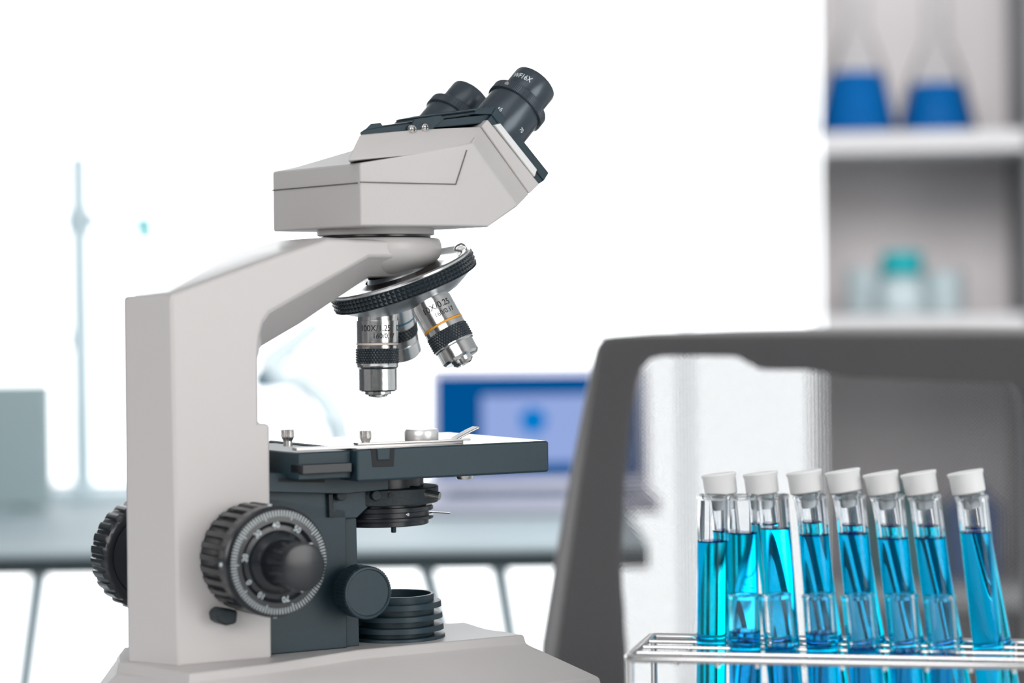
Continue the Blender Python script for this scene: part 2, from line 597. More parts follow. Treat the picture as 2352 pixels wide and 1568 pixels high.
# left monitor, seen from behind
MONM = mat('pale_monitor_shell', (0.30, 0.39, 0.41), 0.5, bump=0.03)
mx1 = at(112, 1000, 2900).x
mon = empty('computer_monitor', (mx1 - 210, 2930, DZ))
tag(mon, 'pale grey computer monitor on the far desk at the left edge', 'monitor')
zt, zb = at(60, 882, 2900).z, at(60, 1165, 2900).z
mmbox('monitor_panel', mx1 - 420, mx1, 2900, 2925, zb, zt, MONM, mon, bevel=4)
obj('stand_neck', MB().box((mx1 - 100, 2935, (zb + DZ) / 2 + 20), (50, 18, zb - DZ + 30)), MONM, mon, bevel=2)
obj('stand_foot', MB().lathe([(0.01, .2), (90, .2), (90, 5), (30, 12), (0.01, 12)], Matrix.Translation((mx1 - 100, 2930, DZ)), n=40), MONM, mon)
# retort stand
RSM = mat('pale_painted_rod', (0.62, 0.74, 0.79), 0.4, bump=0.03)  # pale tone puts the haze of the bright window into the colour
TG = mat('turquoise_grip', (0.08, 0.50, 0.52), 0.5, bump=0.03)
P = at(188, 900, 3150)
rs = empty('retort_stand', (P.x, P.y, DZ))
tag(rs, 'pale retort stand with clamp arm and turquoise grips on the far desk', 'stand')
obj('foot_plate', MB().box((P.x, P.y, DZ + 6), (130, 90, 12)), RSM, rs, bevel=2)
obj('rod', MB().tube([(P.x, P.y, DZ + 10), (P.x, P.y, at(188, 356, 3150).z)], 14), RSM, rs)
zc = at(188, 508, 3150).z
q = at(335, 525, 3150)
obj('boss_head', MB().box((P.x, P.y, zc), (34, 24, 30)), mat('grey_boss', (0.2, 0.3, 0.36), 0.5, bump=.05), rs, bevel=3)
arm = obj('clamp_arm', MB().tube([(P.x, P.y - 8, zc + 3), (q.x, P.y - 8, zc - 4)], 5), RSM, rs)
obj('clamp_grip', MB().box((q.x, P.y - 8, q.z), (20, 20, 34)), TG, arm, bevel=3)
obj('boss_head', MB().box((P.x - 6, P.y, at(170, 780, 3150).z), (22, 20, 24)), RSM, rs, bevel=3)
# second microscope, washed out by the window
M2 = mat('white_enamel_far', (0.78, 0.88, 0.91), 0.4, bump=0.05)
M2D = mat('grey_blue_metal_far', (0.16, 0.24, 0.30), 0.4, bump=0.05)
MY = 3050.0
P = at(715, 1150, MY)
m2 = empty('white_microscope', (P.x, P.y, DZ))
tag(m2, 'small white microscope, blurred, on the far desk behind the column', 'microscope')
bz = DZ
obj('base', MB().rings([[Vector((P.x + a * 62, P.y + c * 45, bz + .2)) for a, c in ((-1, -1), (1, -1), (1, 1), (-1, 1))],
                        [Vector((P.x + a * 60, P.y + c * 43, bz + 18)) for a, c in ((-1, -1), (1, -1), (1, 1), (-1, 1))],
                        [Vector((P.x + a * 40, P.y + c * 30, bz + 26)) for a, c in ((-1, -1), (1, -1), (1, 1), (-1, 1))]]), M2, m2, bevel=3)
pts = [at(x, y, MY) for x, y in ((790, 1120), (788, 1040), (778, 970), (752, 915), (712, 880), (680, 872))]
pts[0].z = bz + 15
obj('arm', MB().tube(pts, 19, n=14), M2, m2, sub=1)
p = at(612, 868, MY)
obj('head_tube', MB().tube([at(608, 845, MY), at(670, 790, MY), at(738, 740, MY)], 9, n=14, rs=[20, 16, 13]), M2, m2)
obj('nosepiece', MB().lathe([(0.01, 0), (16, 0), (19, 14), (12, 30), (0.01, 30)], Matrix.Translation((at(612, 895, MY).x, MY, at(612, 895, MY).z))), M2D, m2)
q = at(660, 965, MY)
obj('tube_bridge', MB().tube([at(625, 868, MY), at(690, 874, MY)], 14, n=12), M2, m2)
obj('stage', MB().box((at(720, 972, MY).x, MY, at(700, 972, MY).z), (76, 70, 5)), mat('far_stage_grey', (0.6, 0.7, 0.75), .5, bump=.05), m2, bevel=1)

# ================================================================== OFFICE CHAIR
CHF = mat('dark_grey_chair_plastic', (0.23, 0.225, 0.23), 0.5, bump=0.1, bscale=400)
mesh_m = bpy.data.materials.new('woven_chair_mesh')
mesh_m.use_nodes = True
nt = mesh_m.node_tree
pb = nt.nodes['Principled BSDF']
pb.inputs['Base Color'].default_value = (0.075, 0.073, 0.077, 1)
pb.inputs['Roughness'].default_value = 0.6
tc = nt.nodes.new('ShaderNodeTexCoord')
sp = nt.nodes.new('ShaderNodeSeparateXYZ')
nt.links.new(tc.outputs['Object'], sp.inputs[0])


def mth(op, a, b=None, c=None):
    n = nt.nodes.new('ShaderNodeMath')
    n.operation = op
    for i, q in enumerate((a, b, c)):
        if q is None:
            continue
        if isinstance(q, (int, float)):
            n.inputs[i].default_value = q
        else:
            nt.links.new(q, n.inputs[i])
    return n.outputs[0]


PER = 2 * pi / 0.0048
sm_ = mth('SINE', mth('MULTIPLY', mth('ADD', sp.outputs['X'], sp.outputs['Z']), PER * .7))
sd_ = mth('SINE', mth('MULTIPLY', mth('SUBTRACT', sp.outputs['X'], sp.outputs['Z']), PER * .7))
hole = mth('GREATER_THAN', mth('MULTIPLY', sm_, sd_), 0.0)
hole = mth('MULTIPLY', mth('GREATER_THAN', mth('ABSOLUTE', sm_), 0.66), mth('GREATER_THAN', mth('ABSOLUTE', sd_), 0.66))
tr = nt.nodes.new('ShaderNodeBsdfTransparent')
mx = nt.nodes.new('ShaderNodeMixShader')
nt.links.new(hole, mx.inputs[0])
nt.links.new(pb.outputs[0], mx.inputs[1])
nt.links.new(tr.outputs[0], mx.inputs[2])
nt.links.new(mx.outputs[0], nt.nodes['Material Output'].inputs['Surface'])

HY = 1830.0
chx = at(1860, 1000, HY).x
ch = empty('mesh_office_chair', (chx, HY + 60, GZ))
tag(ch, 'dark grey mesh-back office chair standing behind the test tube rack', 'chair')


def curve_y(x):
    return HY - 26 * ((x - chx) / 170.0) ** 2 + 20


def cpt(px, py, off=0.0):
    p = at(px, py, HY)
    return Vector((p.x, curve_y(p.x) + off, p.z))


def strip(outer, inner, th=22):
    """solid curved band between two picture outlines with the same count of points"""
    r = []
    for o_, i_ in zip(outer, inner):
        a, c = cpt(*o_), cpt(*i_)
        r.append([a, c, c + Vector((0, th, 0)), a + Vector((0, th, 0))])
    return MB().rings(r)


b = MB()
left_o = [(1238, 1640), (1242, 1480), (1272, 1300), (1305, 1110), (1340, 930), (1362, 830), (1372, 790), (1395, 772), (1500, 764), (1700, 757), (1950, 752), (2200, 750), (2370, 752), (2425, 770), (2440, 830), (2450, 1000), (2455, 1300), (2470, 1640)]
left_i = [(1444, 1640), (1440, 1480), (1428, 1300), (1436, 1110), (1452, 950), (1468, 870), (1478, 845), (1490, 826), (1530, 818), (1700, 818), (1955, 846), (2200, 856), (2310, 870), (2335, 890), (2345, 930), (2350, 1010), (2352, 1300), (2360, 1640)]
left_i[9:10] = [(1706, 820)]
bk = obj('back_frame', strip(left_o, left_i), CHF, ch, bevel=6, seg=3)
b = MB()
NX, NZ = 28, 12
vs, fs = [], []
for j in range(NZ + 1):
    for i in range(NX + 1):
        t = j / NZ
        xl = 1372 + (1250 - 1372) * t + 8
        xr = 2432 + 30 * t
        px = xl + (xr - xl) * i / NX
        py = 772 + (1640 - 772) * t
        p = cpt(px, py, -3)
        vs.append(p)
for j in range(NZ):
    for i in range(NX):
        q = j * (NX + 1) + i
        fs.append((q, q + 1, q + NX + 2, q + NX + 1))
b.add(vs, fs)
ms = obj('back_mesh', b, mesh_m, ch)
# inner upper cross panel that closes the mesh at the top
b = strip([(1700, 812), (1760, 812), (1860, 812), (1960, 812), (2200, 815), (2345, 820)], [(1702, 822), (1755, 850), (1862, 852), (1960, 868), (2200, 878), (2345, 882)], 14)
obj('upper_brace', b, CHF, ch, bevel=3)
sz = GZ + 460
seat_c = at(1850, 1300, HY).x
obj('seat', MB().rings([[Vector((seat_c + 235 * sx * k, HY + 250 + 230 * sy * k, sz + h)) for sx, sy in ((-1, -.8), (-.8, -1), (.8, -1), (1, -.8), (1, .8), (.8, 1), (-.8, 1), (-1, .8))]
                         for k, h in ((.95, -45), (1, -30), (1, -10), (.93, 0))]), CHF, ch, bevel=6)
obj('back_bracket', MB().rings([[Vector((seat_c + s * 45, y, z)) for s in (-1, 1) for y in ((a, a + 18) if s < 0 else (a + 18, a))] for a, z in ((HY + 28, at(0, 1640, HY).z + 8), (HY + 40, sz - 20), (HY + 140, sz - 60), (HY + 230, sz - 66))]), CHF, ch, bevel=3)
obj('gas_column', MB().tube([(seat_c, HY + 250, sz - 48), (seat_c, HY + 250, GZ + 75)], 26, n=20), CHF, ch)
for k in range(5):
    a = 2 * pi * k / 5 + .3
    lg = obj('leg', MB().tube([(seat_c, HY + 250, GZ + 90), (seat_c + 285 * cos(a), HY + 250 + 285 * sin(a), GZ + 62)], 18, n=10, rs=[26, 15]), CHF, ch)
    obj('caster', MB().lathe([(0.01, -16), (26, -16), (29, -12), (29, 12), (26, 16), (0.01, 16)], axm((seat_c + 285 * cos(a), HY + 250 + 285 * sin(a), GZ + 29), (cos(a + 1), sin(a + 1), 0)), n=20), CHF, lg)

# ================================================================== BENCH
TZ = -241.5
BENCH = mat('white_bench_top', (0.80, 0.82, 0.83), 0.3, bump=0.03)
bench = empty('laboratory_bench', (0, 900, GZ))
tag(bench, 'white laboratory bench that carries the microscope and tube rack', 'bench')
mmbox('bench_top', -900, 900, 500, 1495, TZ - 30, TZ, BENCH, bench, bevel=2)
for x in (-860, 860):
    for y in (540, 1450):
        mmbox('leg', x - 20, x + 20, y - 20, y + 20, GZ, TZ - 30, LEGG, bench)

# ================================================================== MICROSCOPE
OO = ray(868, 900) * 1375
F30 = Frame(30, OO)
mic = empty('compound_microscope', F30.p(-30, 0, TZ))
tag(mic, 'cream binocular microscope with black stage and focus knobs, on the white bench', 'microscope')
BZ = -188.0                                    # top of the base plate
# ---- base
near = [(1205, 1457), (824, 1492), (627, 1523), (437, 1546)]
uv = [F30.uvz(F30.T(x, y, BZ))[:2] for x, y in near]
back = F30.uvz(F30.T(271, 1520, BZ))[:2]
top = [(uv[0][0] + 2, 6)] + uv + [(back[0], back[1] + 2)]
top_far = [(u, -v) for u, v in reversed(uv)]
top_far[0] = (uv[3][0] + 6, -uv[3][1] + 14)
top = [(70, 0)] + uv + [back, (back[0] + 8, -20)] + top_far


def grow(poly, du, dv):
    return [(u + (du if u > 0 else -du), v + (dv if v > 3 else (-dv if v < -3 else 0))) for u, v in poly]


low = [(104, 0), (104, 70), (30, 72), (-60, 74), (-150, 76), (-184, 8), (-170, -20), (-146, -66), (-60, -74), (30, -72), (104, -70)]
rim = grow(top, -.6, -.6)
b = MB()
rr = [[F30.p(u, v, z) for u, v in P_] for P_, z in
      ((grow(low, 1, 1), TZ + 6), (grow(low, 1, 1), -216), (low, -211), (grow(top, 2.2, 2.6), BZ - 6.2), (grow(top, .7, .7), BZ - 4.8), (top, BZ - 1.2), (rim, BZ))]
b.rings(rr)
base = obj('base', b, CREAM, mic, bevel=.9, seg=3)
for u, v in ((85, 55), (85, -55), (-140, 50), (-140, -50)):
    obj('rubber_foot', MB().lathe([(0.01, 0), (11, 0), (12, 6.2), (0.01, 6.2)], Matrix.Translation(F30.p(u, v, TZ)), n=24), BLACK_T, base)

# ---- column and arm
VN = 36.0
A_ = lambda x, y, v=VN: F30.S(x, y, v)
RIM = 17.0
bot = BZ - 0.5


def setz(p, z):
    q = p.copy()
    q.z = z
    return q


nearL, rimL = [], []


def add(n_, r_):
    nearL.append(n_)
    rimL.append(r_)


c1 = setz(A_(625, 1508), bot)
c2 = setz(A_(411, 1533), bot)


def off(P, dv):
    return P - F30.V * dv


add(c1, off(c1, 3))
p = A_(620.5, 974); add(p, off(p, 3))
p = A_(595, 972); add(p, off(p, 3))
p = A_(593.5, 830); add(p, off(p, 4))
add(A_(594, 795), F30.S(594.5, 815, RIM + 12))
add(A_(597, 765), F30.S(596, 803, RIM + 3))
add(A_(604, 738), F30.S(602, 795, RIM))
add(A_(619, 716), F30.S(614, 788, RIM))
add(A_(700, 671), F30.S(690, 743, RIM))
add(A_(848, 589), F30.S(846, 637, RIM))
# tapered end that dives into the round head mount
zA, zR, zT = A_(848, 589).z, F30.S(846, 637, RIM).z, A_(848, 552).z
add(F30.p(7, VN, zA), F30.p(7, RIM, zR))
add(F30.p(7, VN, zT - 1), F30.p(7, RIM, zT - 1))
p = F30.p(-6, VN, zT); add(p, off(p, 5))
p = A_(752, 550); q = F30.S(745, 545, 30); add(p, q)
p = A_(640, 588); q = F30.S(632, 583, 30); add(p, q)
p = A_(398, 676); q = F30.S(388, 671, 30); add(p, q)
p = A_(393, 684); add(p, F30.S(284, 682, 5))
bb = setz(F30.S(293, 1521, 5), bot)
add(c2, bb)
farR, farN = [], []
for i, (n_, r_) in enumerate(zip(nearL, rimL)):
    u, v, z = F30.uvz(r_)
    u2, v2, z2 = F30.uvz(n_)
    if i >= len(nearL) - 2:
        u, v, u2 = u + 9, 8, u2 + 5
    elif i == len(nearL) - 3:
        u, u2 = u + 7, u2 + 7
    farR.append(F30.p(u, -v, z))
    farN.append(F30.p(u2, -v2, z2))
b = MB().rings([nearL, rimL, farR, farN])
col = obj('arm', b, CREAM_S, mic, bevel=3.4, seg=5)

secs = [[F30.p(u, a, zA), F30.p(u, a, zT - 2), F30.p(u, -a, zT - 2), F30.p(u, -a, zA), F30.p(u, -c_, zR), F30.p(u, c_, zR)] for u, a, c_ in ((2, 35.9, RIM - .05), (13, 33.2, 15), (21, 26, 11.0))]
obj('arm_nose', MB().rings(secs), CREAM_S, mic, bevel=.6)

# ---- head mount bowl
bowl_c = F30.p(0, 0, 0)


def zaxis(py, px=868, Y=1375):
    return at(px, py, Y).z


zb0, zb1 = zaxis(634), zaxis(549)
HT = zb1 - zb0
prof = [(0.01, 0), (17.5, 0), (20, .8), (24.5, 2.8), (29.5, 5.2), (33.5, 7.6), (36, 10), (37.3, 12.4), (37.7, 15), (37.6, 18), (36.8, HT - .8), (35.8, HT), (0.01, HT)]
obj('head_mount', MB().lathe(prof, Matrix.Translation(F30.p(0, 0, zb0)), n=96), CREAM_S, mic, ang=50)
obj('gasket_ring', MB().lathe([(0.01, 0), (30.5, 0), (31.6, 1.2), (31.6, 2.6), (0.01, 2.6)], Matrix.Translation(F30.p(0, 0, zb1 - .4)), n=80), BLACK_G, mic)
obj('head_collar', MB().lathe([(0.01, 0), (32.8, 0), (33.6, .5), (33.6, 6.4), (0.01, 6.4)], Matrix.Translation(F30.p(0, 0, zb1 + 1.9)), n=80), CREAM, mic)

# ---- binocular head
F38 = Frame(37, OO)
HS = lambda x, y, v: F38.S(x, y, v)
# back width from the two back corners
VB = 46.0
E_ = HS(829, 519, VB)
uE = F38.uvz(E_)[0]
zE = E_.z
A0 = HS(823, 374, VB)
A0 = F38.p(uE, VB, A0.z)
V2, V1 = 57.0, 41.0
G_ = HS(1046, 519, V2); G_.z = zE
D_ = HS(1122, 520, V2); D_.z = zE
C_ = HS(1189, 473, V2)
B_ = HS(1086, 330, V2)
Fp = HS(932, 357, V2)


def dropv(P, v):
    u, _, z = F38.uvz(P)
    return F38.p(u, v, z)


r0 = [E_, G_, D_, C_, B_, Fp, A0]
C1, B1 = HS(1216, 446, V1), HS(1104, 291, V1)
r1 = [dropv(q, V1) for q in (E_, G_, D_)] + [C1, B1, dropv(Fp, V1), dropv(A0, V1)]


def mirror(ring):
    return [F38.p(u, -v, z) for u, v, z in (F38.uvz(q) for q in ring)]


b = MB().rings([r0, r1, mirror(r1), mirror(r0)], cap=False)
for k_, fl_ in ((0, 0), (21, 1)):
    for f_ in ((0, 1, 5), (0, 5, 6), (1, 2, 3, 4, 5)):
        b.f.append(tuple(i_ + k_ for i_ in (f_ if fl_ else reversed(f_))))
hb = obj('head_body', b, CREAM, mic, bevel=1.3, seg=3)
# hood over the eyepiece slide: its back end is cut on the slant
A1 = HS(826, 309, V1 - 2)
hl = [HS(798, 369, V1 + 3), HS(932, 357, V2 - .05), HS(1086, 331, V2 - .05)]
hu = [A1, HS(960, 297, V1 - 1), B1]
secs = []
for k in range(3):
    sh = (64, 40, 0)[k]
    far = []
    for q in (hu[k], hl[k]):
        u, v, z = F38.uvz(q)
        far.append(F38.p(u + sh, -v + (0, 0, 0)[k], z))
    secs.append([hl[k], hu[k], far[0], far[1]])
obj('head_hood', MB().rings(secs), CREAM, mic, bevel=1.0, seg=3)
# thin seam round the lower half of the shell
def seam_strip(pts, wd=.3, proud=.5):
    b = MB()
    for p_, q_ in zip(pts[:-1], pts[1:]):
        d = (q_ - p_).normalized()
        n_ = Vector((0, -1, 0)) if abs(d.y) < .8 else Vector((-1, 0, 0))
        s_ = d.cross(n_).normalized() * wd
        n2 = s_.cross(d).normalized()
        if n2.y > 0:
            n2 = -n2
        a = [p_ - s_, p_ + s_, p_ + s_ + n2 * proud, p_ - s_ + n2 * proud]
        c = [q_ - s_, q_ + s_, q_ + s_ + n2 * proud, q_ - s_ + n2 * proud]
        b.rings([a, c])
    return b


def on_tri(px, py, a, b_, c):
    n_ = (b_ - a).cross(c - a)
    d = ray(px, py)
    return d * (a.dot(n_) / d.dot(n_))


def on_back(px, py):
    d = ray(px, py)
    return d * ((uE + F38.O.dot(F38.U)) / d.dot(F38.U))


obj('shell_seam', seam_strip([on_back(627, 437), on_back(822, 420)]), SEAM, hb)
obj('shell_seam', seam_strip([on_tri(826, 418, E_, Fp, A0), on_tri(893, 419.6, E_, Fp, A0), on_tri(972, 421.5, E_, G_, Fp), HS(1047, 423, V2 + .02), HS(1072, 345, V2 + .02)]), SEAM, hb)

# front plates of the head
def plate(name, poly, v, m, parent, bev=.6, cut=False):
    r = [HS(x, y, v) for x, y in poly]
    f = mirror(r)
    if cut:                                    # far end cut on the slant like the hood
        f = [q + F38.U * (66 * max(0, min(1, (1095 - x) / 268.0))) for q, (x, y) in zip(f, poly)]
    return obj(name, MB().rings([r, f]), m, parent, bevel=bev)


plate('front_rim', [(1107, 290), (1121, 274), (1240, 423), (1217, 445)], 42.5, CREAM_S, mic, .9)
plate('slide_body', [(1118, 277), (1133, 260), (1252, 414), (1238, 423)], 40.5, BLACK, mic)
plate('slide_insert', [(1137, 287), (1150, 283), (1234, 389), (1229, 406)], 43.2, WHITE_P, mic, .5)
plate('slide_plate', [(1130, 264), (1141, 245), (1262, 397), (1250, 416)], 41.5, BLACK, mic, .8)
# top black rails, grip and bracket
plate('top_rail', [(826, 304), (838, 296), (1121, 262), (1131, 266), (1107, 283), (960, 297), (828, 311)], 38.5, BLACK, mic, .5, True)
plate('top_rail', [(868, 293), (868, 289), (1085, 261), (1090, 264)], 37, BLACK_G, mic, .3, True)
plate('end_stop', [(835, 300), (851, 284), (875, 281), (880, 292)], 39, BLACK, mic, .6, True)
bvs = [HS(x, y, 40.2) for x, y in ((928, 307), (931, 301), (941, 301), (953, 274), (1014, 265), (1021, 272), (987, 303), (979, 303), (977, 301), (972, 305), (949, 305), (945, 308))]
brk = obj('slide_bracket', MB().rings([bvs, [q - F38.V * 2.2 for q in bvs]]), BLACK, mic, bevel=.3)
for x, y in ((946, 297), (974, 293)):
    Ms = F38.axis(HS(x, y, 40.4), (0, 1, 0))
    o = obj('screw', MB().lathe([(0.01, 2.2), (1.2, 2.1), (2.2, 1.4), (2.5, .4), (2.5, -1)], Ms, n=24), STEEL_D, brk)
    obj('screw_slot', MB().box((0, 0, 2.1), (2.6, .5, .5), Ms).box((0, 0, 2.1), (.5, 2.6, .5), Ms), INK, brk)
g0 = [HS(x, y, 40.5) for x, y in ((1085, 262), (1098, 250), (1140, 243), (1148, 252), (1134, 263))]
b = MB().rings([g0, [q - F38.V * 81 for q in g0]])
gr = obj('grip', b, BLACK, mic, bevel=.5)
b = MB()
for k in range(11):
    t = k / 10
    p = HS(1092 + 40 * t, 254 - 8.5 * t, 40.5)
    b.tube([p - F38.V * 80, p + F38.V * .1], .55, n=6)
obj('grip_ridges', b, BLACK, gr)

# eyepieces
ax = (cos(rad(45)), 0, sin(rad(45)))


def eyepiece(px, py, v, full):
    end = HS(px, py, v)
    M = F38.axis(end, ax)
    # h=0 at the eye end, negative towards the head
    L0 = -46
    ep = obj('eyepiece', MB().lathe([(0.01, -3), (10.3, -3), (11, -.4), (12.6, .3), (13.6, -.3), (13.9, -1.6), (13.7, -16), (13.1, -17), (0.01, -17)], M, n=80), BLACK_A, mic)
    obj('eye_lens', MB().lathe([(0.01, -2.2), (6, -2.4), (10.2, -3.1), (0.01, -3.3)], M, n=40), LENS, ep)
    rf = (lambda i, a, r: r + (.16 if math.floor(a / (2 * pi) * 110 * 2) % 2 else 0) if i in (2, 3) else r)
    obj('focus_ring', MB().lathe([(12.9, -15.4), (17.2, -15.8), (18.3, -16.8), (18.3, -22.0), (17.4, -22.5), (12, -22.5)], M, n=440, rf=rf), BLACK_A, ep, ang=20)
    obj('barrel', MB().lathe([(10, -22), (17.0, -22.4), (17.0, -38), (15, L0), (10, L0)], M, n=80), BLACK_A, ep)
    ca = ang_to_cam(M)
    if full:
        b = MB()
        wrap_text(b, 'WF16X', 5.0, 14.0, M, ca + rad(TXT_EP[0]), -8.0, 1, .82)
        obj('lettering', b, INK_W, ep, smooth=False)['label'] = 'white lettering WF16X'
        b = MB()
        wrap_text(b, '65', 3.6, 17.1, M, ca + rad(TXT_EP[1]), -37, 1, .9)
        wrap_text(b, '70', 3.6, 17.1, M, ca + rad(TXT_EP[2]), -37, 1, .9)
        obj('lettering', b, INK_W, ep, smooth=False)['label'] = 'white scale numbers 65 and 70'
        Ms = M @ Matrix.Rotation(ca + rad(TXT_EP[3]), 4, 'Z') @ Matrix.Translation((18.2, 0, -19.4)) @ Matrix.Rotation(pi / 2, 4, 'Y')
        obj('set_screw', MB().lathe([(0.01, .5), (1.3, .5), (1.5, 0), (1.5, -.5)], Ms, n=20), STEEL_D, ep)
    return ep


TXT_EP = (-38, -22, 40, -44)
eyepiece(1229, 192, 27, True)
eyepiece(1083, 222, -27, False)

# ---- nosepiece and objectives
BETA = rad(21)
apex_px = at(868, 727, 1375)
Ld = 66.0
apex = F30.p(0, 0, apex_px.z + Ld)
aD = (sin(BETA), 0, -cos(BETA))
MN = F30.axis(apex, aD)                       # +Z points down the tilted turret axis


def dirv(psi):
    cb, sb = cos(BETA), sin(BETA)
    e1 = Vector((-cb, 0, -sb))
    a = Vector(aD)
    return a * cb + (e1 * cos(psi) + Vector((0, 1, 0)) * sin(psi)) * sb


ns = obj('nosepiece', MB().lathe([(0.01, 41), (19, 41), (21, 45), (36, 45.4), (39, 43.6), (41.6, 43.4), (42.4, 44.6), (42.4, 52.6), (40.8, 53.4), (35, 57.2), (30, 60.2), (26, 61.6), (0.01, 61.6)], MN, n=120), STEEL_M, mic, ang=40)
obj('nosepiece_dish', MB().lathe([(21.5, 43.2), (26, 44.2), (35.5, 44.6), (38.8, 42.7), (41.6, 42.6), (42.3, 43.4), (42.3, 44.8), (36, 45.8), (21.5, 45.5)], MN, n=120, closed=True), STEEL, ns, ang=40)
b = MB().knurl(42.5, 45, 52.4, MN, 92, 3, 1.25)
b.lathe([(42.55, 44.6), (43.3, 44.7), (43.3, 45), (42.5, 45.1)], MN, n=92)
b.lathe([(42.5, 52.2), (43.3, 52.4), (43.3, 52.8), (42.0, 52.9)], MN, n=92)
obj('knurled_ring', b, KNURL, ns, smooth=False, clean=False)
# spring catch on the upper rim
p0 = at(1052, 566, 1395)
b = MB().rings([[at(x, y, Yq) for x, y in ((1040, 575), (1046, 563), (1060, 556), (1070, 562), (1074, 573), (1062, 580))] for Yq in (1382, 1394)])
obj('click_catch', b, STEEL, ns, bevel=1.5, seg=3)


def objective(psi, prof, kn, ringc, ringh, texts, L, lab, spin=0.0):
    d = dirv(psi)
    root = apex + (F30.U * d.x + F30.V * d.y + Vector((0, 0, d.z))) * (Ld - 2.2)
    M = F30.axis(root, tuple(d))
    o = obj('objective', MB().lathe(prof, M, n=72), STEEL, mic, ang=30)
    o['label'] = lab
    k0, k1, na, nr = kn
    b = MB().knurl(12.16, k0, k1, M, na, nr, .5, True)
    obj('knurled_grip', b, KNURL, o, smooth=False, clean=False)
    obj('colour_ring', MB().lathe([(11.6, ringh), (12.12, ringh + .1), (12.12, ringh + 1.2), (11.6, ringh + 1.3)], M, n=72), ringc, o)
    ca = ang_to_cam(M, rad(spin))
    if texts:
        b = MB()
        for s, size, h, dx, sxx in texts:
            wrap_text(b, s, size, 12.18, M, ca + rad(dx), h, -1, sxx)
        obj('lettering', b, INK, o, smooth=False)['label'] = 'black lettering ' + ' and '.join(t[0] for t in texts)
    return o, M


pr100 = [(0.01, 0), (11.5, 0), (11.5, 4.4), (12.1, 4.5), (12.1, 17.0), (11.7, 17.2), (11.7, 18.6), (12.1, 18.8), (12.1, 29.2), (12.0, 29.4), (12.0, 31.0), (11, 32.2), (11, 44.2), (10.1, 45), (7.6, 45.1), (7.6, 46.6), (7.1, 46.9), (5.6, 47), (5.4, 47.9), (1.4, 49.0), (0.01, 49.0)]
objective(0, pr100, (20.4, 28.9, 44, 6), PEACH, 17.2, (('100X/1.25', 4.9, 8.9, 5, .93), ('OIL', 4.9, 8.9, -80, .93), ('160/0.17', 4.1, 13.3, -20, .98)), 47, 'longest objective, hanging upright over the stage')
pr10 = [(0.01, 0), (11.5, 0), (11.5, 3.4), (12.1, 3.5), (12.1, 17.5), (11.7, 17.7), (11.7, 19), (12.1, 19.1), (12.1, 31.3), (11.9, 31.6), (11.3, 32), (11.3, 38.8), (10.2, 40.2), (8.6, 40.3), (6.4, 40.4), (6.2, 42.0), (4.5, 43.4), (4.2, 42.6), (0.01, 42.2)]
objective(pi / 2, pr10, (21.8, 30.6, 44, 6), ORANGE, 17.6, (('10X/0.25', 5.0, 8.3, -9, 1.0), ('160/0.17', 3.8, 13.0, -22, .98)), 41, 'short objective with an orange ring, angled towards the lens')
pr40 = [(0.01, 0), (11.5, 0), (11.5, 2.6), (12.1, 2.7), (12.1, 27.5), (11.6, 28), (12, 28.4), (12.6, 36), (11.8, 37), (0.01, 37)]
objective(-pi / 2, pr40, (16.5, 23.5, 38, 4), TEAL, 11.6, (), 33, 'objective with a blue ring, behind the longest one')

# ---- stage
ZS = -75.3
stg = obj('stage', MB().rings([[F30.p(u, v, z) for u, v in ((-42, 57), (80, 57), (80, -62), (-42, -62))] for z in (ZS - 17.8, ZS)]), BLACK, mic, bevel=1.4, seg=3)
obj('stage_top', MB().rings([[F30.p(u, v, z) for u, v in ((-40.6, 55.6), (78.6, 55.6), (78.6, -60.6), (-40.6, -60.6))] for z in (ZS - .6, ZS + .12)]),
    mat('glossy_black_lacquer', (0.02, 0.035, 0.045), 0.10, spec=1.0, coat=1.0), stg)
# second tier behind / below on the column side
obj('stage_carriage', MB().rings([[F30.p(u, v, z) for u, v in ((-74, 50), (-42, 50), (-42, -50), (-74, -50))] for z in (ZS - 16, ZS - 1)]), BLACK, mic, bevel=1)
obj('carriage_rail', MB().rings([[F30.p(u, v, z) for u, v in ((-74, 55), (-44, 55), (-44, 40), (-74, 40))] for z in (ZS - 12.5, ZS - 7.2)]), BLACK_G, mic, bevel=.6)


def nb(name, poly, v0, v1, m, parent=mic, bev=.8):
    """block whose lens-side face shows the given outline at v0 and reaches back to v1"""
    r = [F30.S(x, y, v0) for x, y in poly]
    return obj(name, MB().rings([r, [q - F30.V * (v0 - v1) for q in r]]), m, parent, bevel=bev)


nb('carriage_plate', [(600, 1085), (764, 1090), (800, 1095), (893, 1099), (893, 1124), (792, 1134), (600, 1130)], 34, -34, BLACK, bev=.6)
obj('slot', MB().rings([[F30.S(x, y, v) for x, y in ((640, 1098), (746, 1099), (746, 1108), (640, 1106))] for v in (34.2, 33)]), INK, mic)
nb('stage_bracket', [(600, 1126), (790, 1128), (878, 1122), (874, 1143), (866, 1146), (820, 1190), (764, 1192), (600, 1192)], 26, -26, BLACK, bev=.8)
nb('bracket_post', [(755, 1134), (765, 1134), (767, 1188), (757, 1188)], 29, 26, BLACK_T, bev=.3)
for x in (778, 858):
    Ms = F30.axis(F30.S(x, 1137, 27), (0, 1, 0))
    obj('cap_screw', MB().lathe([(0.01, 4), (2.6, 4), (3, 3.4), (3, -1)], Ms, n=20), BLACK_T, mic)
fb = [F30.S(x, y, 26) for x, y in ((600, 1140), (796, 1170), (798, 1487), (600, 1509))]
fb[2].z = fb[3].z = BZ
obj('focus_block', MB().rings([fb, [q - F30.V * 52 for q in fb]]), BLACK, mic, bevel=.8)
fb = [F30.S(x, y, 22) for x, y in ((790, 1185), (819, 1190), (826, 1483), (790, 1490))]
fb[2].z = fb[3].z = BZ
